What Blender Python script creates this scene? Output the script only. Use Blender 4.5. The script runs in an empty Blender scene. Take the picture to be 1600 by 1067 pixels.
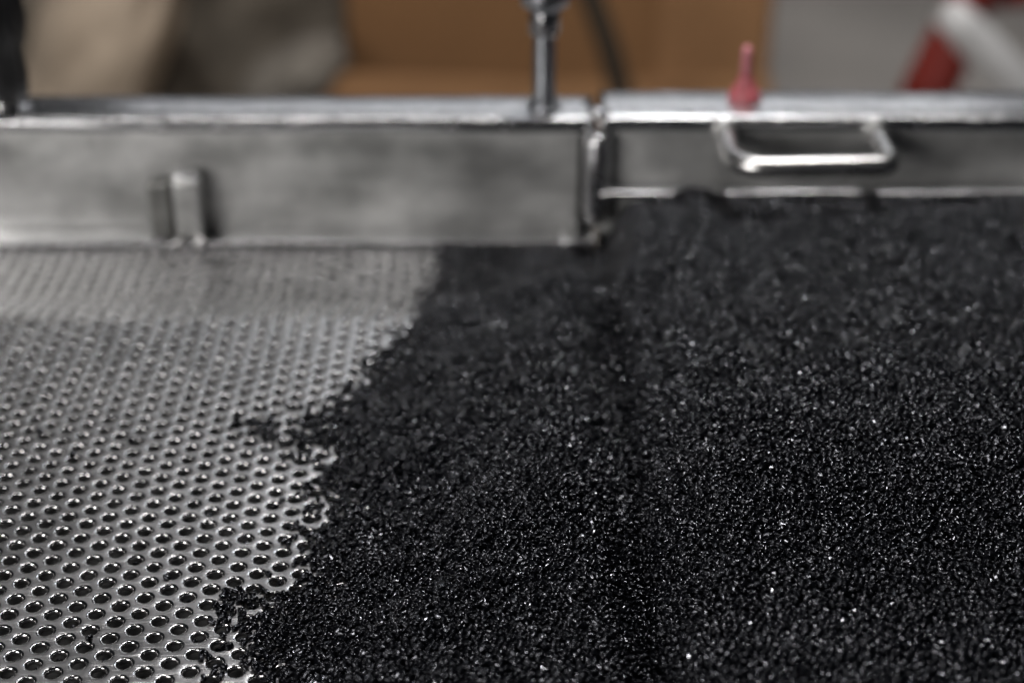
import bpy, bmesh, math, random
import numpy as np
from mathutils import Vector, Matrix, noise
R = math.radians
S = bpy.context.scene
C = S.collection
random.seed(7); rng = np.random.default_rng(7)

# ------------------------------------------------------------------ camera
PITCH = R(29.24); FPX = 2560.0; CAMH = 0.356
sp, cp = math.sin(PITCH), math.cos(PITCH)
cam = bpy.data.objects.new('camera', bpy.data.cameras.new('camera'))
C.objects.link(cam); S.camera = cam
cam.location = (0, 0, CAMH); cam.rotation_euler = (R(90) - PITCH, 0, 0)
cam.data.sensor_width = 36; cam.data.lens = FPX / 1600 * 36
cam.data.clip_start = 0.01; cam.data.clip_end = 100
cam.data.dof.use_dof = True
cam.data.dof.focus_distance = 0.556
cam.data.dof.aperture_fstop = 5.0
# ------------------------------------------------------------------ light
W = bpy.data.worlds.new('World'); S.world = W; W.use_nodes = True
W.node_tree.nodes['Background'].inputs[0].default_value = (0.80, 0.88, 1.0, 1)
W.node_tree.nodes['Background'].inputs[1].default_value = 0.012

def area(name, loc, target, sx, sy, power, col):
    l = bpy.data.lights.new(name, 'AREA'); l.shape = 'RECTANGLE'
    l.size = sx; l.size_y = sy; l.energy = power; l.color = col
    o = bpy.data.objects.new(name, l); C.objects.link(o)
    o.location = loc
    o.rotation_euler = (Vector(target) - Vector(loc)).to_track_quat('-Z', 'Y').to_euler()
    return o
area('ceiling_lamp', (0.42, 2.30, 2.75), (0.1, 0.7, 0), 0.20, 0.20, 5, (0.95, 0.97, 1.0))
area('ceiling_lamp', (0.36, 1.40, 2.6), (0.0, 0.6, 0), 0.15, 0.15, 66, (1, 0.98, 0.96))
area('ceiling_lamp', (-0.50, 0.72, 2.6), (-0.1, 0.7, 0), 0.13, 0.13, 13, (1, 0.97, 0.95))
area('reflection_fill', (0.40, 3.9, 2.8), (0, 0.7, 0), 1.0, 0.6, 7, (0.88, 0.93, 1.0))  # unseen soft panel added ahead for the plate to reflect
area('reflection_fill', (0.2, 5.2, 1.85), (0, 0.8, 0), 3.0, 0.35, 7, (0.95, 0.97, 1.0))  # low strip added out of view so the rail tops gleam
area('rear_fill', (-1.7, -1.3, 0.75), (-0.3, 0.7, 0), 1.3, 1.0, 42, (1.0, 0.975, 0.95))  # fill added behind the camera to brighten the rail faces
hl = area('background_fill', (0.3, 3.1, 2.3), (0.2, 3.4, -0.9), 1.4, 0.6, 9, (1, 0.94, 0.88)); hl.data.spread = R(95)  # unseen lamp added over the background, spread narrowed to miss the pellets
S.view_settings.view_transform = 'Standard'; S.view_settings.look = 'None'
S.view_settings.gamma = 1; S.view_settings.use_curve_mapping = False
S.view_settings.exposure = 0
S.render.engine = 'CYCLES'
S.cycles.use_denoising = True
S.cycles.denoising_prefilter = 'ACCURATE'; S.cycles.denoising_input_passes = 'RGB_ALBEDO'
S.cycles.use_adaptive_sampling = False
S.cycles.sample_clamp_indirect = 3; S.cycles.sample_clamp_direct = 16
S.cycles.max_bounces = 6; S.cycles.glossy_bounces = 4; S.cycles.diffuse_bounces = 3
S.cycles.caustics_reflective = False; S.cycles.caustics_refractive = False

# ------------------------------------------------------------------ helpers
def at(px, py, Y):
    """real point on the vertical plane at distance Y that a pixel of the photo looks at"""
    v = (py - 533.5) / FPX
    z = Y / (cp - v * sp)
    return Vector(((px - 800) / FPX * z, Y, CAMH - z * (sp + v * cp)))
def at_h(px, py, h=0.0):
    v = (py - 533.5) / FPX
    z = (CAMH - h) / (sp + v * cp)
    return Vector(((px - 800) / FPX * z, z * (cp - v * sp), h))
def sstep(a, b, x):
    t = np.clip((x - a) / (b - a), 0, 1); return t * t * (3 - 2 * t)
def plate_z(x, y):
    return (-0.020 * sstep(0.655, 0.722, y)
            + 0.0006 * np.sin(x * 31 + 0.7) * np.sin(y * 37 + 1.1) * sstep(0.78, 0.6, y))
def on_plate(px, py):
    h = 0.0
    for _ in range(6):
        p = at_h(px, py, h); h = float(plate_z(p.x, p.y))
    return p

def props(o, label=None, cat=None, group=None, kind=None):
    if label: o['label'] = label
    if cat: o['category'] = cat
    if group: o['group'] = group
    if kind: o['kind'] = kind
    return o
def empty(name, loc, label, cat, group=None, rz=0):
    o = bpy.data.objects.new(name, None); C.objects.link(o)
    o.location = loc; o.rotation_euler = (0, 0, rz); o.empty_display_size = 0.02
    return props(o, label, cat, group)
def link(name, me, mat, parent=None, smooth=True, bevel=0, seg=3, loc=None):
    if isinstance(me, bmesh.types.BMesh):
        bm = me; me = bpy.data.meshes.new(name); bm.normal_update(); bm.to_mesh(me); bm.free()
    me.materials.append(mat)
    if smooth:
        me.polygons.foreach_set('use_smooth', [True] * len(me.polygons))
    o = bpy.data.objects.new(name, me); C.objects.link(o)
    if parent:
        o.parent = parent
        # geometry is given in world space: keep it there
        o.matrix_parent_inverse = Matrix.Identity(4)
        me.transform(Matrix.Rotation(-parent.rotation_euler.z, 4, 'Z') @ Matrix.Translation(-Vector(parent.location)))
    elif loc is not None:
        me.transform(Matrix.Translation(-Vector(loc))); o.location = loc
    if bevel:
        b = o.modifiers.new('bevel', 'BEVEL'); b.width = bevel; b.segments = seg
        b.limit_method = 'ANGLE'; b.angle_limit = R(35)
        b.harden_normals = False
        me.set_sharp_from_angle(angle=R(60))
    return o
def box(bm, x0, x1, y0, y1, z0, z1):
    vs = [bm.verts.new(p) for p in ((x0,y0,z0),(x1,y0,z0),(x1,y1,z0),(x0,y1,z0),(x0,y0,z1),(x1,y0,z1),(x1,y1,z1),(x0,y1,z1))]
    for f in ((3,2,1,0),(4,5,6,7),(0,1,5,4),(1,2,6,5),(2,3,7,6),(3,0,4,7)):
        bm.faces.new([vs[i] for i in f])
def new_box(*a):
    bm = bmesh.new(); box(bm, *a); return bm
def extrude_x(pts, x0, x1, n=40, wob=0.0, seed=0.0):
    """closed profile of (y,z) swept along x with n steps, slightly uneven"""
    bm = bmesh.new(); rings = []
    for i in range(n + 1):
        x = x0 + (x1 - x0) * i / n
        w = wob * noise.noise(Vector((x * 22, seed, 0)))
        w2 = wob * noise.noise(Vector((x * 17, seed + 9, 3)))
        rings.append([bm.verts.new((x, y + w, z + w2)) for y, z in pts])
    m = len(pts)
    for a, b in zip(rings, rings[1:]):
        for k in range(m):
            bm.faces.new((a[k], b[k], b[(k + 1) % m], a[(k + 1) % m]))
    bm.faces.new(rings[0]); bm.faces.new(list(reversed(rings[-1])))
    bmesh.ops.recalc_face_normals(bm, faces=bm.faces)
    return bm
def tube(path, rad, seg=20, closed_ends=True, bm=None):
    bm = bm or bmesh.new(); rings = []
    pts = [Vector(p) for p in path]; up = None
    for i, p in enumerate(pts):
        t = (pts[min(i + 1, len(pts) - 1)] - pts[max(i - 1, 0)]).normalized()
        if up is None:
            up = t.orthogonal().normalized()
        up = (up - t * up.dot(t)).normalized(); s = t.cross(up)
        r = rad[i] if isinstance(rad, (list, tuple)) else rad
        rings.append([bm.verts.new(p + (up * math.cos(a) + s * math.sin(a)) * r) for a in [2 * math.pi * k / seg for k in range(seg)]])
    for a, b in zip(rings, rings[1:]):
        for k in range(seg):
            bm.faces.new((a[k], a[(k + 1) % seg], b[(k + 1) % seg], b[k]))
    if closed_ends:
        bm.faces.new(list(reversed(rings[0]))); bm.faces.new(rings[-1])
    bmesh.ops.recalc_face_normals(bm, faces=bm.faces)
    return bm
def lathe(cx, cy, prof, seg=28, bm=None, sides=None):
    """prof: list of (r,z) from bottom to top round a vertical axis"""
    bm = bm or bmesh.new(); n = sides or seg; rings = []
    for r, z in prof:
        rings.append([bm.verts.new((cx + r * math.cos(2 * math.pi * k / n + .3), cy + r * math.sin(2 * math.pi * k / n + .3), z)) for k in range(n)])
    for a, b in zip(rings, rings[1:]):
        for k in range(n):
            bm.faces.new((a[k], a[(k + 1) % n], b[(k + 1) % n], b[k]))
    bm.faces.new(list(reversed(rings[0]))); bm.faces.new(rings[-1])
    bmesh.ops.recalc_face_normals(bm, faces=bm.faces)
    return bm
def prism(outline, Y0, Y1):
    """outline: points in space near distance Y0; gives it the real depth Y1-Y0 (solid sheet or block)"""
    bm = bmesh.new()
    a = [bm.verts.new((p.x, Y0, p.z)) for p in outline]
    b = [bm.verts.new((p.x, Y1, p.z)) for p in outline]
    n = len(a)
    bm.faces.new(a); bm.faces.new(list(reversed(b)))
    for k in range(n):
        bm.faces.new((a[k], b[k], b[(k + 1) % n], a[(k + 1) % n]))
    bmesh.ops.recalc_face_normals(bm, faces=bm.faces)
    return bm

# ------------------------------------------------------------------ materials
def mat(name):
    m = bpy.data.materials.new(name); m.use_nodes = True
    nt = m.node_tree; return m, nt, nt.nodes, nt.links, nt.nodes['Principled BSDF']
def metal(name, base, rough, scratch=0.10, var=0.12, bump=0.15, scale=60, stain=0.35, stretch=(1, 1, 1), metallic=1.0, dust=0.0):
    m, nt, N, L, P = mat(name)
    tc = N.new('ShaderNodeTexCoord'); mp = N.new('ShaderNodeMapping'); mp.inputs['Scale'].default_value = stretch
    L.new(tc.outputs['Object'], mp.inputs[0])
    n1 = N.new('ShaderNodeTexNoise'); n1.inputs['Scale'].default_value = scale * .35; n1.inputs['Detail'].default_value = 6
    n2 = N.new('ShaderNodeTexNoise'); n2.inputs['Scale'].default_value = scale * 14; n2.inputs['Detail'].default_value = 3
    L.new(mp.outputs[0], n1.inputs[0]); L.new(mp.outputs[0], n2.inputs[0])
    cr = N.new('ShaderNodeValToRGB'); cr.color_ramp.elements[0].position = .32; cr.color_ramp.elements[1].position = .68
    d = [c * (1 - stain) for c in base]
    cr.color_ramp.elements[0].color = (*d, 1); cr.color_ramp.elements[1].color = (*base, 1)
    L.new(n1.outputs['Fac'], cr.inputs[0]); L.new(cr.outputs[0], P.inputs['Base Color'])
    P.inputs['Metallic'].default_value = metallic
    # scratches: strongly stretched noise, two directions
    acc = None
    for k, ang in enumerate((0.4, 1.35, 2.5)):
        q = N.new('ShaderNodeMapping'); q.inputs['Rotation'].default_value = (0, 0, ang); q.inputs['Scale'].default_value = (60, 1800, 60)
        L.new(tc.outputs['Object'], q.inputs[0])
        s = N.new('ShaderNodeTexNoise'); s.inputs['Scale'].default_value = 1; s.inputs['Detail'].default_value = 1
        L.new(q.outputs[0], s.inputs[0])
        g = N.new('ShaderNodeMapRange'); g.inputs[1].default_value = .64; g.inputs[2].default_value = .74
        L.new(s.outputs['Fac'], g.inputs[0])
        if acc is None: acc = g.outputs[0]
        else:
            a = N.new('ShaderNodeMath'); a.operation = 'MAXIMUM'; L.new(acc, a.inputs[0]); L.new(g.outputs[0], a.inputs[1]); acc = a.outputs[0]
    mr = N.new('ShaderNodeMapRange'); mr.inputs[3].default_value = rough - var; mr.inputs[4].default_value = rough + var
    L.new(n1.outputs['Fac'], mr.inputs[0])
    ad = N.new('ShaderNodeMath'); ad.operation = 'MULTIPLY_ADD'; ad.inputs[1].default_value = scratch
    L.new(acc, ad.inputs[0]); L.new(mr.outputs[0], ad.inputs[2]); L.new(ad.outputs[0], P.inputs['Roughness'])
    hs = N.new('ShaderNodeMath'); hs.operation = 'MULTIPLY_ADD'; hs.inputs[1].default_value = -1.2
    L.new(acc, hs.inputs[0]); L.new(n2.outputs['Fac'], hs.inputs[2])
    b = N.new('ShaderNodeBump'); b.inputs['Strength'].default_value = bump; b.inputs['Distance'].default_value = .0002
    L.new(hs.outputs[0], b.inputs['Height']); L.new(b.outputs[0], P.inputs['Normal'])
    return m
def plain(name, base, rough=.6, vary=.25, scale=12, bump=.3, metallic=0, bd=.002, coat=0):
    m, nt, N, L, P = mat(name)
    tc = N.new('ShaderNodeTexCoord')
    n1 = N.new('ShaderNodeTexNoise'); n1.inputs['Scale'].default_value = scale; n1.inputs['Detail'].default_value = 7
    L.new(tc.outputs['Object'], n1.inputs[0])
    cr = N.new('ShaderNodeValToRGB'); cr.color_ramp.elements[0].position = .3; cr.color_ramp.elements[1].position = .7
    cr.color_ramp.elements[0].color = (*[c * (1 - vary) for c in base], 1); cr.color_ramp.elements[1].color = (*[min(1, c * (1 + vary * .6)) for c in base], 1)
    L.new(n1.outputs['Fac'], cr.inputs[0]); L.new(cr.outputs[0], P.inputs['Base Color'])
    P.inputs['Roughness'].default_value = rough; P.inputs['Metallic'].default_value = metallic
    P.inputs['Coat Weight'].default_value = coat
    b = N.new('ShaderNodeBump'); b.inputs['Strength'].default_value = bump; b.inputs['Distance'].default_value = bd
    L.new(n1.outputs['Fac'], b.inputs['Height']); L.new(b.outputs[0], P.inputs['Normal'])
    return m

M_plate = metal('worn_steel', (.60, .595, .60), .32, scratch=-.08, var=.06, bump=.25, scale=55, stain=.22)
M_rail = metal('dull_stainless', (.78, .78, .765), .38, scratch=.05, var=.12, bump=.25, scale=80, stain=.6, stretch=(.7, 1, 1.2), metallic=.68)
M_rim = metal('rim_steel', (.86, .85, .85), .11, scratch=.1, var=.05, bump=.25, scale=90, stain=.15)
M_bead = metal('polished_stainless', (.78, .78, .79), .20, scratch=.1, var=.06, bump=.35, scale=60, stain=.12)
M_handle = metal('bright_stainless', (.70, .69, .68), .27, scratch=.1, var=.04, bump=.1, scale=60, stain=.1)
M_rod = metal('zinc_steel', (.55, .57, .60), .33, scratch=.1, var=.05, bump=.3, scale=60, stain=.3)
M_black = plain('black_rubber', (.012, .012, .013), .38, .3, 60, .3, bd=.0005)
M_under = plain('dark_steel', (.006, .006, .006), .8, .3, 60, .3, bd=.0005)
M_red = plain('red_plastic', (.55, .14, .16), .4, .15, 60, .2, bd=.0004)
M_card = plain('brown_cardboard', (.25, .125, .05), .85, .16, 3.2, .3)
M_card2 = plain('light_cardboard', (.36, .19, .085), .85, .12, 5, .3)
M_beige = plain('beige_cloth', (.52, .42, .32), .9, .35, 7, .6, bd=.01)
M_grey = plain('grey_brown_cloth', (.17, .145, .115), .9, .45, 4.5, .6, bd=.01)
M_conc = plain('grey_concrete', (.30, .285, .27), .75, .22, 2.2, .3)
M_redpaint = plain('red_paint', (.19, .018, .012), .4, .25, 9, .2)
M_white = plain('white_plastic', (.62, .62, .62), .4, .15, 9, .2)
M_pink = plain('pale_red_plastic', (.62, .22, .25), .35, .1, 60, .1, bd=.0004)
M_dull = plain('dark_reflection_grey', (.22, .22, .21), .45, .4, 80, .2, bd=.0004, metallic=.6)  # tone of the dark reflection beside the spacer
M_strap = plain('black_webbing', (.035, .025, .015), .8, .3, 9, .2)

# black pellet plastic: each pellet its own slight tone and gloss
m, nt, N, L, P = mat('black_plastic_granulate'); M_pel = m
P.inputs['Base Color'].default_value = (.0012, .0013, .0020, 1)
P.inputs['IOR'].default_value = 1.42; P.inputs['Specular Tint'].default_value = (.88, .905, 1.0, 1)
oi = N.new('ShaderNodeObjectInfo'); tc = N.new('ShaderNodeTexCoord')
n = N.new('ShaderNodeTexNoise'); n.inputs['Scale'].default_value = 1400; n.inputs['Detail'].default_value = 2
L.new(tc.outputs['Object'], n.inputs[0])
r1 = N.new('ShaderNodeMapRange'); r1.inputs[3].default_value = .15; r1.inputs[4].default_value = .28
L.new(oi.outputs['Random'], r1.inputs[0]); L.new(r1.outputs[0], P.inputs['Roughness'])
b = N.new('ShaderNodeBump'); b.inputs['Strength'].default_value = .35; b.inputs['Distance'].default_value = .0002
L.new(n.outputs['Fac'], b.inputs['Height']); L.new(b.outputs[0], P.inputs['Normal'])

# ------------------------------------------------------------------ floor far below
bm = new_box(-7, 7, -0.5, 9, -1.05, -0.95)
props(link('floor', bm, M_conc, smooth=False), 'grey concrete floor seen far out of focus behind the steel rail', 'floor', kind='structure')

# ------------------------------------------------------------------ perforated plate
SP = 0.00866; COL = SP * math.sqrt(3) / 2          # rows run straight away from the camera
HR = 0.00248; TH = 0.0015
anchor = on_plate(279.3, 982.6)
X0, X1, Y0, Y1 = -0.345, 0.040, 0.335, 0.782
i0 = int((X0 - anchor.x) / COL) - 1; i1 = int((X1 - anchor.x) / COL)
SEG = 24
cx, cy = [], []
for i in range(i0, i1 + 1):
    off = (i % 2) * SP / 2
    j0 = int((Y0 - anchor.y) / SP) - 1; j1 = int((Y1 - anchor.y) / SP)
    for j in range(j0, j1 + 1):
        cx.append(anchor.x + i * COL); cy.append(anchor.y + j * SP + off)
cx = np.array(cx); cy = np.array(cy); NC = len(cx)
HOLES = np.stack([cx, cy], 1)
a = np.arange(SEG) * 2 * np.pi / SEG
hexr = []
for t in a:                                       # hexagon with flat sides on +-x
    tt = (t + np.pi / 6) % (np.pi / 3) - np.pi / 6
    hexr.append((COL) / 1.0 / 2 / np.cos(tt) * 1.0)
# a cell is the hexagon nearest to its hole; neighbours lie at +-SP in y and +-COL, SP/2
hexr = []
for t in a:
    dirs = [math.pi / 2 + k * math.pi / 3 for k in range(6)]
    hexr.append(min(SP / 2 / max(1e-6, math.cos(t - d)) for d in dirs if math.cos(t - d) > 0.3))
hexr = np.array(hexr)
rings = [(hexr, 0.0), (np.full(SEG, HR + .00100), -0.00000), (np.full(SEG, HR + .00066), -0.00006), (np.full(SEG, HR + .00034), -0.00020),
         (np.full(SEG, HR + .00008), -0.00042), (np.full(SEG, HR), -0.00080), (np.full(SEG, HR), -TH), (hexr * .999, -TH - 1e-5)]
jit = rng.normal(0, 0.00007, (NC, 2)); hs = 1 + rng.normal(0, .018, NC); dz_h = rng.uniform(.55, 1.5, NC)
V = []
for r, dz in rings:
    rr = r[None, :] * np.ones((NC, 1))
    if r is not rings[0][0] and r is not rings[-1][0]: rr = rr * hs[:, None]
    k = 0 if (r is rings[0][0] or r is rings[-1][0]) else 1
    x = cx[:, None] + jit[:, :1] * k + rr * np.cos(a); y = cy[:, None] + jit[:, 1:] * k + rr * np.sin(a)
    V.append(np.stack([x, y, plate_z(x, y) + dz * (dz_h[:, None] if -0.0009 < dz < 0 else 1.0) + 0 * x], -1))
V = np.stack(V, 1)                                 # NC, ring, SEG, 3
nr = len(rings); base = (np.arange(NC) * nr * SEG)[:, None, None]
rg = np.arange(nr - 1)[None, :, None]; sg = np.arange(SEG)[None, None, :]
A = base + rg * SEG + sg; B = base + rg * SEG + (sg + 1) % SEG
F = np.stack([A, B, B + SEG, A + SEG], -1).reshape(-1, 4)
def np_mesh(name, verts, quads):
    me = bpy.data.meshes.new(name)
    me.vertices.add(len(verts)); me.vertices.foreach_set('co', verts.astype(np.float32).ravel())
    me.loops.add(quads.size); me.loops.foreach_set('vertex_index', quads.astype(np.int32).ravel())
    me.polygons.add(len(quads)); me.polygons.foreach_set('loop_start', np.arange(0, quads.size, 4, dtype=np.int32))
    me.update(calc_edges=True)
    return me
me = np_mesh('perforated_plate', V.reshape(-1, 3), F)
ridx = np.broadcast_to(rg, A.shape).reshape(-1)
mi = np.where((ridx >= 1) & (ridx <= 4), 1, 0).astype(np.int32)
me.polygons.foreach_set('material_index', mi)
bm = bmesh.new(); bm.from_mesh(me); bmesh.ops.remove_doubles(bm, verts=bm.verts, dist=2e-6); bm.to_mesh(me); bm.free()
props(link('perforated_plate', me, M_plate), 'grey steel plate punched with rows of round holes, worn and scratched', 'perforated plate')
me.materials.append(M_rim)

# dark tray under the holes
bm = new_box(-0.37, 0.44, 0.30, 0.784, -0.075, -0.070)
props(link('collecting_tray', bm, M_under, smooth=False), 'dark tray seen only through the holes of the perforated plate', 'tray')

# ------------------------------------------------------------------ side rails
YW = 0.785; ZT = 0.046
def rounded(y0, y1, z0, z1, r, n=5):
    pts = []
    for cxx, czz, a0 in ((y1 - r, z1 - r, 0), (y0 + r, z1 - r, 90), (y0 + r, z0 + r, 180), (y1 - r, z0 + r, 270)):
        for k in range(n + 1):
            t = R(a0 + 90 * k / n); pts.append((cxx + r * math.cos(t), czz + r * math.sin(t)))
    return pts
def rail(x0, x1, zlip, label, ydev=0.0, zt=ZT):
    t = empty('side_rail', ((x0 + x1) / 2, YW, zlip), label, 'side rail')
    link('panel', extrude_x(rounded(YW, YW + .003, -.060, zt - .004, .001), x0, x1, 60, .0006, x0), M_rail, t)
    link('top_flange', extrude_x(rounded(YW + .004, YW + .037 + ydev, zt - .010, zt - .0005 + ydev * .2, .0025), x0 + .001, x1 - .001, 60, .0005, x0 + 4), M_bead, t)
    link('edge_bead', extrude_x(rounded(YW - .0022, YW + .0075, zt - .0075, zt + .0015, .0042, 8), x0, x1, 160, .0007, x0 + 7), M_bead, t)
    link('bottom_lip', extrude_x(rounded(YW - .0145, YW - .0005, zlip - .003, zlip + .0005, .0015), x0 + .0005, x1 - .0005, 120, .0008, x0 + 11), M_bead, t)
    return t
railL = rail(-0.345, 0.0435, -0.0165, 'long steel side rail behind the perforated plate, left of the joint post')
railR = rail(0.0448, 0.345, 0.0115, 'steel side rail with a bar handle above the black granulate, right of the joint post', ydev=.004, zt=.0465)

# end post at the joint
t = empty('joint_post', (0.0445, YW - .004, -0.01), 'upright rounded steel post closing the joint between the two side rails', 'post')
link('post_body', tube([(0.0435, YW - .008, -.0065), (0.0435, YW - .008, .0), (0.0435, YW - .008, .02), (0.0435, YW - .008, .038), (0.0435, YW - .008, .0415)], [.0058, .0064, .0066, .0066, .0052], 28), M_bead, t)
link('gap_shadow_strip', new_box(.0340, .0372, YW - .0050, YW - .0006, -.0150, .0385), M_black, t, bevel=.0008)  # shadow gap left of the post, put in as a black strip
link('post_cap', lathe(0.0442, YW + .0035, [(.0052, .0478), (.0058, .0483), (.0056, .0502), (.0040, .0512)]), M_bead, t)
link('foot', extrude_x(rounded(YW - .020, YW - .006, -.0175, -.0135, .0015), 0.026, 0.0405, 10, .0005, 2), M_bead, t)

# handle, welded to the right rail
hz = .0405; hx0, hx1 = .1085, .1855; hy = .7365; rb = .015
path = [(hx0, YW + .001, hz), (hx0, YW - .015, hz)]
for k in range(9):
    th = R(180 + 90 * k / 8); path.append((hx0 + rb + rb * math.cos(th), hy + rb + rb * math.sin(th), hz))
for k in range(9):
    th = R(270 + 90 * k / 8); path.append((hx1 - rb * .45 + rb * .45 * math.cos(th), hy + .0015 + rb * .45 + rb * .45 * math.sin(th), hz + .0005))
path += [(hx1, YW - .015, hz), (hx1, YW + .001, hz)]
hnd = link('handle', tube(path, .0050, 24), M_handle, railR)
for x in (hx0, hx1):
    w = link('weld_ring', tube([(x, YW - .0005, hz), (x, YW - .0022, hz), (x, YW - .0032, hz)], [.0066, .0062, .0049], 20), M_rail, railR)
    w.parent = hnd; w.location = (0, 0, 0)

# small spacer block standing against the left rail
pb = at(300, 380, YW - .012)
t = empty('spacer_block', (pb.x, YW - .010, -.0165), 'small upright steel spacer with two bolt heads at its foot, against the left rail', 'spacer')
link('spacer_body', new_box(pb.x - .0075, pb.x + .0072, YW - .0140, YW - .0015, -.0155, .0185), M_rail, t, bevel=.0022)
link('spacer_cap', new_box(pb.x - .0058, pb.x + .0062, YW - .0125, YW - .0025, .0186, .0205), M_bead, t, bevel=.0008)
for dx in (-.005, .0058):
    link('bolt_head', lathe(pb.x + dx, YW - .0185, [(.0030, -.0158), (.0032, -.0135), (.0024, -.0120), (.0008, -.0113)], 20), M_handle, t)
link('spacer_reflection', new_box(pb.x - .0205, pb.x - .0095, YW - .0115, YW - .0015, -.0155, .0150), M_dull, t, bevel=.0012)  # spacer's dark reflection and shadow on the rail, modelled as a plate

# threaded rod with nuts on the left rail
rx, ry = at(850, 165, .803).x, .803
t = empty('threaded_rod', (rx, ry, ZT), 'grey threaded rod with bright nuts on the left rail, before the cardboard box', 'threaded rod')
prof = []; z = ZT - .002
while z < .150:
    prof += [(.0060, z), (.0053, z + .0006)]; z += .0012
link('rod', lathe(rx, ry, prof, 24), M_rod, t)
link('lock_nut', lathe(rx, ry, [(.0076, .0855), (.0084, .0865), (.0084, .0975), (.0076, .0985)], sides=6), M_bead, t, smooth=False, bevel=.0005)
link('flange_nut', lathe(rx, ry, [(.0075, .0990), (.0120, .1010), (.0125, .1060), (.0118, .1120), (.0080, .1180)], 28), M_rod, t)
link('washer', lathe(rx, ry, [(.0088, ZT + .0004), (.0092, ZT + .0010), (.0088, ZT + .0020)], 28), M_rod, t)
link('base_nut', lathe(rx, ry, [(.0066, ZT + .0022), (.0070, ZT + .0030), (.0070, ZT + .0075), (.0062, ZT + .0085)], sides=6), M_rod, t, smooth=False, bevel=.0005)

# black clamp knob at the far left
kx, ky = at(8, 165, .800).x, .800
t = empty('clamp_knob', (kx, ky, ZT), 'black ribbed clamp knob with a silver washer at the far left of the rail', 'clamp knob')
bm = bmesh.new(); n_ = 40; rings_ = []
for r, z in ((.0095, ZT + .0060), (.0125, ZT + .009), (.0135, ZT + .020), (.0130, ZT + .034), (.0150, ZT + .038), (.0165, ZT + .050), (.0150, ZT + .068), (.0100, ZT + .074)):
    rings_.append([bm.verts.new((kx + (r * (1 + .07 * math.cos(10 * 2 * math.pi * k / n_))) * math.cos(2 * math.pi * k / n_), ky + (r * (1 + .07 * math.cos(10 * 2 * math.pi * k / n_))) * math.sin(2 * math.pi * k / n_), z)) for k in range(n_)])
for a_, b_ in zip(rings_, rings_[1:]):
    for k in range(n_): bm.faces.new((a_[k], a_[(k + 1) % n_], b_[(k + 1) % n_], b_[k]))
bm.faces.new(list(reversed(rings_[0]))); bm.faces.new(rings_[-1])
link('grip', bm, M_black, t)
link('washer', lathe(kx, ky, [(.0125, ZT + .0003), (.0130, ZT + .0010), (.0125, ZT + .0022)], 28), M_bead, t)
link('hub', lathe(kx, ky, [(.0075, ZT + .0023), (.0080, ZT + .0035), (.0078, ZT + .0058)], 28), M_handle, t)

# red clip on the right rail
qx, qy = at(1162, 160, .814).x, .812
t = empty('plastic_clip', (qx, qy, .0465), 'small red plastic clip with an upright finger, sitting on the right rail above the handle', 'clip')
link('clip_base', lathe(qx, qy, [(.0088, .0468), (.0090, .0480), (.0078, .0510), (.0055, .0545), (.0038, .0585), (.0034, .0605)], 24), M_red, t)
link('clip_finger', tube([(qx, qy, .0600), (qx, qy, .065), (qx - .0002, qy, .0705), (qx - .0004, qy, .0745), (qx - .0005, qy, .0760)], [.0033, .0031, .0030, .0026, .0014], 18), M_pink, t)

# ------------------------------------------------------------------ granulate
edge_px = [(720, 372), (690, 392), (676, 430), (668, 470), (655, 505), (628, 528), (585, 552), (562, 580), (548, 615), (512, 640), (462, 652),
           (425, 660), (455, 678), (500, 690), (512, 722), (488, 742), (500, 778), (535, 800), (512, 828), (482, 862), (492, 900), (462, 925),
           (438, 935), (428, 958), (405, 975), (368, 995), (352, 1030), (378, 1067), (372, 1110), (365, 1240)]
EW = np.array([[on_plate(*p).x, on_plate(*p).y] for p in edge_px])
poly = np.vstack([EW, [[.6, EW[-1, 1]], [.6, .90], [EW[0, 0], .90]]])
def signed_dist(x, y):
    P_ = np.stack([x, y], -1)
    d = np.full(x.shape, 9.0)
    for k in range(len(EW) - 1):
        a_, b_ = EW[k], EW[k + 1]; ab = b_ - a_
        tt = np.clip(((P_ - a_) @ ab) / (ab @ ab), 0, 1)
        d = np.minimum(d, np.linalg.norm(P_ - (a_ + tt[..., None] * ab), axis=-1))
    ins = np.zeros(x.shape, bool); n_ = len(poly)
    for k in range(n_):
        (xa, ya), (xb, yb) = poly[k], poly[(k + 1) % n_]
        c_ = ((ya > y) != (yb > y)) & (x < (xb - xa) * (y - ya) / (yb - ya + 1e-12) + xa)
        ins ^= c_
    return np.where(ins, d, -d)
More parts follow.
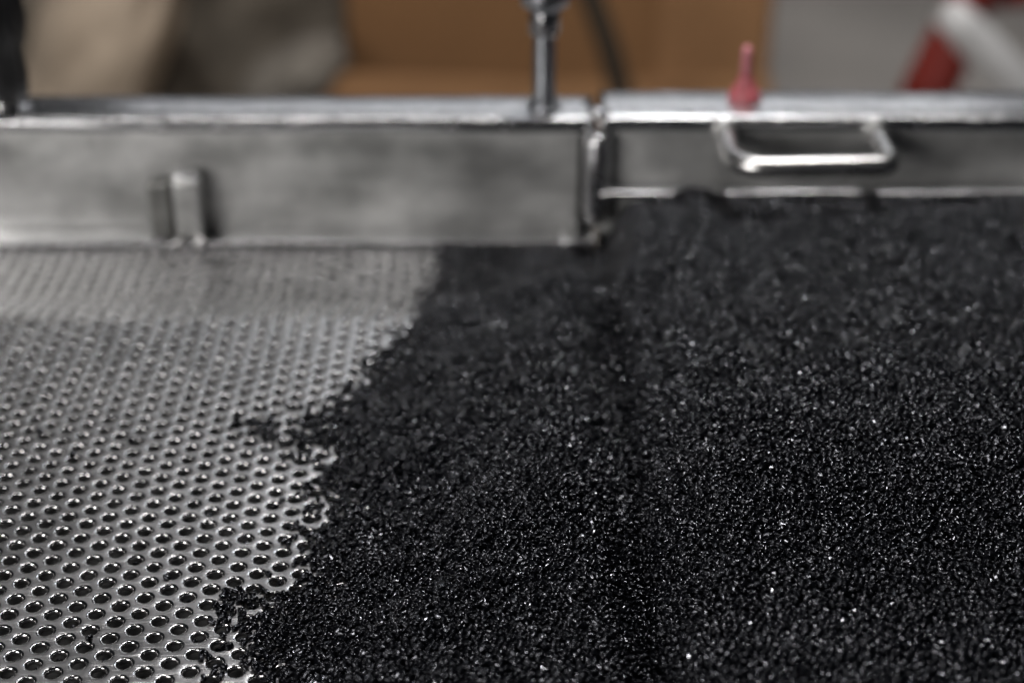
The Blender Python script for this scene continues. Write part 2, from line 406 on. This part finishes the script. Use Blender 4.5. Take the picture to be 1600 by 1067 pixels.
# value noise on a lattice, numpy
def vnoise(x, y, s, seed):
    r_ = np.random.default_rng(seed); G = r_.random((256, 256))
    u = x * s + 1000.5; v = y * s + 1000.5; iu = np.floor(u).astype(int); iv = np.floor(v).astype(int)
    fu = u - iu; fv = v - iv; fu = fu * fu * (3 - 2 * fu); fv = fv * fv * (3 - 2 * fv)
    g = lambda p_, q_: G[p_ % 256, q_ % 256]
    return (g(iu, iv) * (1 - fu) * (1 - fv) + g(iu + 1, iv) * fu * (1 - fv) + g(iu, iv + 1) * (1 - fu) * fv + g(iu + 1, iv + 1) * fu * fv) * 2 - 1
XG = 0.0415                                         # valley between the two beds
def height(x, y):
    pz = plate_z(x, y)
    d = signed_dist(x, y) + .0055 * vnoise(x, y, 70, 3) + .0036 * vnoise(x, y, 190, 4) + .0012 * vnoise(x, y, 420, 5)
    tw = sstep(.775, .655, y)                       # thin towards the rail
    thick = .0022 * sstep(0, .004, d) + (.017 * tw + .0006) * sstep(.006, .075, d)
    hl = pz + thick
    hr = .0345 - .0135 * sstep(.54, .73, y) - .0125 * sstep(.715, .775, y) - .004 * sstep(.5, .36, y)
    hr = hr + .006 * np.exp(-(((x - .090) / .014) ** 2 + ((y - .771) / .010) ** 2))
    right = XG + .006 + .010 * sstep(.78, .5, y)
    w = sstep(XG + .001, right + .016, x)
    h = hl * (1 - w) + hr * w
    h = h - (.015 - .004 * sstep(.62, .75, y)) * np.exp(-((x - XG - .001) / .0072) ** 2)
    h = np.maximum(h, pz - .004)
    h = h + (.0012 * vnoise(x, y, 60, 8) + .0016 * vnoise(x, y, 23, 18)) * sstep(.01, .03, d) + .0006 * vnoise(x, y, 160, 9) * sstep(.004, .02, d)
    return h, d, pz

# pellet meshes: short cut cylinders with soft edges, a few shapes
def pellet_mesh(name, ln, ra, sq, bend, seed):
    bm = bmesh.new(); bmesh.ops.create_uvsphere(bm, u_segments=22, v_segments=16, radius=1)
    rr = random.Random(seed)
    cuts = []
    for _ in range(5):
        n_ = Vector((rr.gauss(0, .5), rr.gauss(0, 1), rr.gauss(0, 1))).normalized(); cuts.append((n_, ra * rr.uniform(.78, .93)))
    for v in bm.verts:
        rho = math.hypot(v.co.x, v.co.y); zz = abs(v.co.z)
        k = (rho ** sq + zz ** sq) ** (-1 / sq)
        x, y, z = v.co.x * k, v.co.y * k, v.co.z * k
        z = max(-.86, min(.86, z)) / .86
        o_ = Vector((x, y, z))
        f = 1 + .07 * noise.noise(o_ * 1.3 + Vector((seed, 0, 0)))
        X_, Y_, Z_ = x * ra * f, y * ra * .92 * f, z * ln * f
        X_ += bend * ra * (z * z) ; Z_ += .12 * ra * x
        p_ = Vector((Z_, X_, Y_))                   # long axis along x
        for nx_, dd_ in cuts:                       # chopped and pressed flats
            e_ = p_.dot(nx_) - dd_
            if e_ > 0: p_ -= nx_ * e_
        v.co = p_
    me = bpy.data.meshes.new(name); bm.to_mesh(me); bm.free()
    me.polygons.foreach_set('use_smooth', [True] * len(me.polygons)); me.materials.append(M_pel)
    return me
PM = [pellet_mesh('pellet', .00132, .00104, 3.6, .10, 1), pellet_mesh('pellet', .00128, .00108, 3.0, -.12, 2),
      pellet_mesh('pellet', .00150, .00098, 4.2, .22, 3), pellet_mesh('pellet', .00115, .00104, 2.6, .05, 4)]

# loose pellets on the plate: each one an object
def near_hole(x, y):
    dd = np.hypot(HOLES[:, 0] - x, HOLES[:, 1] - y); k = int(np.argmin(dd)); return dd[k], HOLES[k]
loose = []
def drop(px, py, n_, sx, sy, label):
    p = on_plate(px, py)
    for _ in range(n_):
        x = p.x + random.gauss(0, sx * .001); y = p.y + random.gauss(0, sy * .001)
        for q in loose:
            dx, dy = x - q[0], y - q[1]; dd = math.hypot(dx, dy)
            if dd < .0020:
                x += dx / (dd + 1e-6) * (.0021 - dd); y += dy / (dd + 1e-6) * (.0021 - dd)
        loose.append((x, y, label))
G_a = 'small black pellet in the curled clump off the heap edge at the bottom left'
G_b = 'tiny blurred black pellet in the tongue strewn left of the heap, mid plate'
G_c = 'sharp black pellet beside a hole along the lower ragged edge of the heap'
G_e = 'blurred black pellet at the upper ragged edge of the heap, towards the left rail'

for px, py, n_, s_ in ((361, 928, 9, 1.5), (380, 934, 4, 1.4), (356, 953, 8, 1.7), (392, 938, 5, 1.8), (406, 927, 3, 1.2), (352, 968, 4, 1.3),
                       (390, 968, 8, 2.0), (372, 990, 6, 2.4)):
    drop(px, py, n_, s_, s_, G_a)
for px, py in ((337, 949), (413, 945), (375, 956), (333, 975), (371, 983), (361, 1011), (320, 1024), (318, 1030), (337, 1045), (333, 1050), (342, 1057), (474, 862), (488, 893), (484, 901), (318, 1062), (490, 882)):
    drop(px, py, 1 if py != 1024 else 3, .5, .5, G_c)
for px, py, n_, s_ in ((480, 800, 5, 2.2), (468, 828, 5, 2.0), (490, 838, 8, 2.4), (500, 812, 4, 2), (478, 766, 4, 2.0), (478, 905, 5, 2.0), (440, 785, 2, 1.5), (452, 840, 1, 1)):
    drop(px, py, n_, s_, s_, G_c)
for px, py, n_, s_ in ((378, 672, 7, 3.4), (400, 668, 13, 3.4), (425, 672, 14, 3.5), (455, 684, 14, 3.4), (480, 690, 10, 3.2), (470, 710, 6, 3),
                       (440, 700, 4, 3)):
    drop(px, py, n_, s_ * 1.3, s_, G_b)
LONE = ['lone black pellet among the holes, nearest to the bottom left corner of the photo', 'lone sharp black pellet half over a hole, left of the curled clump',
        'blurred lone pellet near the left edge of the photo, upper of the left pair', 'blurred lone pellet right of the left edge pair, mid plate',
        'blurred lone pellet on bare plate left of the strewn tongue']
for (px, py), lb in zip(((140, 999), (262, 905), (62, 676), (112, 712), (205, 690)), LONE):
    drop(px, py, 1, .2, .2, lb)
for k in range(len(EW) - 2):                        # grains shed along the whole ragged edge
    a_, b_ = EW[k], EW[k + 1]; ln_ = float(np.linalg.norm(b_ - a_)); nrm = np.array([-(b_ - a_)[1], (b_ - a_)[0]]) / ln_
    for _ in range(int(ln_ / .0035)):
        if random.random() < .8:
            q_ = a_ + (b_ - a_) * random.random() - nrm * (random.expovariate(1 / .0035) + .001) * 1.0
            if q_[1] < .765: loose.append((float(q_[0]), float(q_[1]), G_c if q_[1] < .52 else G_e))
src = []
for k, (x, y, lab) in enumerate(loose):
    dh, hc = near_hole(x, y)
    z = float(plate_z(np.array(x), np.array(y))) + .00092
    tilt = random.gauss(0, .2)
    if dh < HR * .75:
        z -= .0012 + random.random() * .0006; tilt = random.gauss(0, .8)
    if k < 4:
        o = bpy.data.objects.new('pellet', PM[k])
    else:
        o = src[k % 4].copy()
    C.objects.link(o); src.append(o) if k < 4 else None
    o.location = (x, y, z); o.rotation_euler = (random.uniform(0, 6.28), tilt, random.uniform(0, 6.28))
    s_ = random.uniform(.88, 1.10); o.scale = (s_, s_, s_)
    grp = {G_a: 'clump of loose pellets at the bottom left', G_b: 'pellets of the out-of-focus tongue', G_c: 'pellets at the ragged heap edge', G_e: 'pellets at the upper ragged edge'}.get(lab)
    props(o, lab, 'pellet', grp)

# bed pellets: points carrying rotation and size, instanced by geometry nodes
def layer(spacing, depth, k):
    nx = int(.80 / spacing); ny = int(.48 / (spacing * .866))
    gx, gy = np.meshgrid(np.arange(nx), np.arange(ny))
    x = -.30 + (gx + .5 * (gy % 2)) * spacing; y = .318 + gy * spacing * .866
    x = (x + rng.uniform(-.38, .38, x.shape) * spacing).ravel(); y = (y + rng.uniform(-.38, .38, y.shape) * spacing).ravel()
    keep = (np.abs(x) < .40 * y + .055) & (y < YW - .0135)
    return x[keep], y[keep]
PX, PY, PZ = [], [], []
for k, (spc, dep) in enumerate(((.00235, 0), (.00225, .0011), (.0022, .0023))):
    x, y = layer(spc, dep, k)
    h, d, pz = height(x, y)
    z = h - dep - rng.random(len(x)) * .0009
    z += (rng.random(len(x)) < .06) * .0006
    keep = d > (.0006 if k == 0 else .0035)
    floorz = pz + .0009
    if k == 0:
        z = np.maximum(z, floorz)
    else:
        keep &= z > floorz + .0004
    # pellets over a hole sit a little deeper at the thin edge
    PX.append(x[keep]); PY.append(y[keep]); PZ.append(z[keep])
PX, PY, PZ = map(np.concatenate, (PX, PY, PZ))
thin = np.where(PZ < plate_z(PX, PY) + .0024)[0]
gone = np.zeros(len(PX), bool)
for k in thin:
    dh, hc = near_hole(PX[k], PY[k])
    if dh < HR * .8: PZ[k] -= .0010; gone[k] = rng.random() < .35
PX, PY, PZ = PX[~gone], PY[~gone], PZ[~gone]

def gn_bed(name, sel, xa, xb, label, cat):
    # support sheet well below the pellets
    st = .004
    gx = np.arange(xa, xb + 1e-9, st); gy = np.arange(.318, YW - .0135, st)
    X_, Y_ = np.meshgrid(gx, gy)
    h, d, pz = height(X_, Y_)
    Vg = np.stack([X_, Y_, h - .0034], -1).reshape(-1, 3)
    ok = ((d > .012) & (h - pz > .0046)) | (X_ > XG - .003)
    ny, nx = X_.shape
    idx = np.arange(ny * nx).reshape(ny, nx)
    q = np.stack([idx[:-1, :-1], idx[:-1, 1:], idx[1:, 1:], idx[1:, :-1]], -1)
    okq = ok[:-1, :-1] & ok[:-1, 1:] & ok[1:, 1:] & ok[1:, :-1]
    q = q[okq]
    used = np.unique(q); remap = -np.ones(ny * nx, int); remap[used] = np.arange(len(used))
    Vg = Vg[used]; q = remap[q]
    pts = np.stack([PX[sel], PY[sel], PZ[sel]], -1); npt = len(pts); ng = len(Vg)
    me = np_mesh(name, np.vstack([Vg, pts]), q)
    rot = np.zeros((ng + npt, 3), np.float32)
    # follow the slope a little, mostly lying, some standing
    rot[ng:, 0] = rng.uniform(0, 6.283, npt); rot[ng:, 1] = rng.normal(0, .42, npt); rot[ng:, 2] = rng.uniform(0, 6.283, npt)
    a_ = me.attributes.new('rot', 'FLOAT_VECTOR', 'POINT'); a_.data.foreach_set('vector', rot.ravel())
    sc = np.ones(ng + npt, np.float32); sc[ng:] = rng.uniform(.86, 1.12, npt)
    a_ = me.attributes.new('size', 'FLOAT', 'POINT'); a_.data.foreach_set('value', sc)
    kd = np.full(ng + npt, -1, np.int32); kd[ng:] = rng.integers(0, 4, npt)
    a_ = me.attributes.new('shape', 'INT', 'POINT'); a_.data.foreach_set('value', kd)
    o = link(name, me, M_pel)
    ng_ = bpy.data.node_groups.new('granulate', 'GeometryNodeTree')
    ng_.interface.new_socket('Geometry', in_out='INPUT', socket_type='NodeSocketGeometry')
    ng_.interface.new_socket('Geometry', in_out='OUTPUT', socket_type='NodeSocketGeometry')
    NN, LL = ng_.nodes, ng_.links
    gi = NN.new('NodeGroupInput'); go = NN.new('NodeGroupOutput'); jn = NN.new('GeometryNodeJoinGeometry')
    def named(nm, ty):
        q_ = NN.new('GeometryNodeInputNamedAttribute'); q_.data_type = ty; q_.inputs['Name'].default_value = nm; return q_.outputs[0]
    rt, sz, kk = named('rot', 'FLOAT_VECTOR'), named('size', 'FLOAT'), named('shape', 'INT')
    for k in range(4):
        ob = NN.new('GeometryNodeObjectInfo'); ob.inputs['Object'].default_value = src[k]; ob.transform_space = 'ORIGINAL'
        iop = NN.new('GeometryNodeInstanceOnPoints')
        cmp_ = NN.new('FunctionNodeCompare'); cmp_.data_type = 'INT'; cmp_.operation = 'EQUAL'
        LL.new(kk, cmp_.inputs[2]); cmp_.inputs[3].default_value = k
        LL.new(gi.outputs[0], iop.inputs['Points']); LL.new(cmp_.outputs[0], iop.inputs['Selection'])
        LL.new(ob.outputs['Geometry'], iop.inputs['Instance']); LL.new(rt, iop.inputs['Rotation']); LL.new(sz, iop.inputs['Scale'])
        LL.new(iop.outputs[0], jn.inputs[0])
    LL.new(gi.outputs[0], jn.inputs[0]); LL.new(jn.outputs[0], go.inputs[0])
    md = o.modifiers.new('granulate', 'NODES'); md.node_group = ng_
    props(o, label, cat, kind='stuff')
    return npt
n1_ = gn_bed('pellet_bed', PX < XG, -.16, XG, 'spread of glossy black plastic pellets with a ragged left edge on the perforated plate', 'plastic pellets')
n2_ = gn_bed('pellet_bed', PX >= XG, XG, .38, 'higher, deeper bed of glossy black plastic pellets right of the dark valley, below the handle', 'plastic pellets')
print('pellets', n1_, n2_, 'loose', len(loose), 'holes', NC)
# pellets that fell through: glints down in the holes
cnt = 0
for k in range(NC):
    x, y = HOLES[k]
    dd = float(signed_dist(np.array([x]), np.array([y]))[0])
    if -.075 < dd < -.002 and y < .56 and abs(x) < .36 * y + .03 and random.random() < .26 * (1 + dd / .075) + .05 and cnt < 90:
        o = src[random.randrange(4)].copy(); C.objects.link(o)
        o.location = (x + random.uniform(-.0012, .0012), y + random.uniform(-.0002, .0014), -.0024 - random.random() * .0008)
        o.rotation_euler = [random.uniform(0, 6.28) for _ in range(3)]
        props(o, 'black pellet lodged down inside a hole of the perforated plate', 'pellet', 'pellets lodged in holes'); cnt += 1

# ------------------------------------------------------------------ blurred things behind the rail
# cardboard box
YB = 3.0
def A(px, py, Y): return at(px, py, Y)
bl = A(548, 150, YB).x; br = A(1205, 60, YB).x
t = empty('cardboard_box', ((bl + br) / 2, YB, -.95), 'large brown cardboard box standing on the floor behind the rail', 'box')
link('box_body', new_box(bl, br, YB, YB + .6, -.949, -.30), M_card, t, smooth=False, bevel=.006)
f = prism([A(492, 104, YB - .10), A(860, 118, YB - .10), A(1200, 112, YB - .10), A(1200, 190, YB - .10), A(492, 190, YB - .10)], YB - .14, YB - .132)
link('box_flap', f, M_card2, t, smooth=False)
link('side_panel', new_box(A(1030, 0, YB).x, br - .01, YB - .012, YB - .002, -.94, -.31), M_card2, t, smooth=False)
# strap
s_ = tube([A(895, -60, 2.6), A(925, 0, 2.6), A(950, 70, 2.6), A(972, 150, 2.6), A(985, 230, 2.6)], [.020] * 5, 16)
props(link('hose', s_, M_strap, loc=A(985, 230, 2.6)), 'dark slanting hose hanging in front of the cardboard box', 'hose')
# beige sack and grey cloth
def blob(name, c, sx, sy, sz, amp, m_, label, cat, sc=3.0, rot=0):
    bm = bmesh.new(); bmesh.ops.create_icosphere(bm, subdivisions=5, radius=1)
    for v in bm.verts:
        p_ = v.co.copy()
        k = (abs(p_.x) ** 3 + abs(p_.y) ** 3 + abs(p_.z) ** 3) ** (-1 / 3)
        p_ *= k * (1 + amp * noise.noise(p_ * sc + Vector((c.x, 0, 0))))
        v.co = Vector((p_.x * sx, p_.y * sy, p_.z * sz))
    bmesh.ops.rotate(bm, verts=bm.verts, cent=(0, 0, 0), matrix=Matrix.Rotation(rot, 3, 'Y'))
    bmesh.ops.translate(bm, verts=bm.verts, vec=c)
    return props(link(name, bm, m_, loc=c), label, cat)
c = A(150, 60, 2.9)
blob('sack', Vector((c.x, 2.9, -.66)), .115, .16, .34, .12, M_beige, 'pale beige sack leaning behind the left end of the rail', 'sack', rot=R(22))
c = A(370, 60, 3.1)
blob('tarpaulin', Vector((c.x + .02, 3.25, -.62)), .27, .22, .36, .16, M_grey, 'crumpled grey-brown tarpaulin between the beige sack and the cardboard box', 'tarpaulin')
c = A(450, 70, 2.85)
blob('bundle', Vector((c.x, 2.9, -.70)), .10, .10, .045, .15, plain('grey_cloth', (.15, .135, .115), .9, .3, 7, .5), 'small grey cloth bundle beside the cardboard box, in front of the tarpaulin', 'bundle', rot=R(-25))
c = A(20, 60, 3.2)
blob('dark_sack', Vector((c.x - .08, 3.3, -.70)), .20, .2, .3, .14, M_grey, 'dark sack behind the black clamp knob, left of the beige sack', 'sack')
# red frame and white pipe on the right
t = empty('red_frame', (A(1460, 140, 2.6).x, 2.6, -.95), 'dark red painted steel frame leaning at the upper right behind the rail', 'frame')
lg = tube([A(1565, -90, 2.6), A(1512, 10, 2.6), A(1462, 120, 2.6), A(1410, 230, 2.6)], [.034, .038, .046, .05], 14)
link('leg', lg, M_redpaint, t)
cb = tube([A(1480, -8, 2.62), A(1560, -6, 2.62), A(1650, -14, 2.62)], [.024] * 3, 14)
link('cross_bar', cb, M_redpaint, t)
wp = tube([A(1478, 18, 2.45), A(1510, 48, 2.45), A(1545, 85, 2.45), A(1585, 130, 2.45), A(1630, 200, 2.45)], [.026, .030, .032, .034, .036], 18)
props(link('white_pipe', wp, M_white, loc=A(1630, 200, 2.45)), 'white bent pipe crossing beside the dark red frame at the upper right', 'pipe')
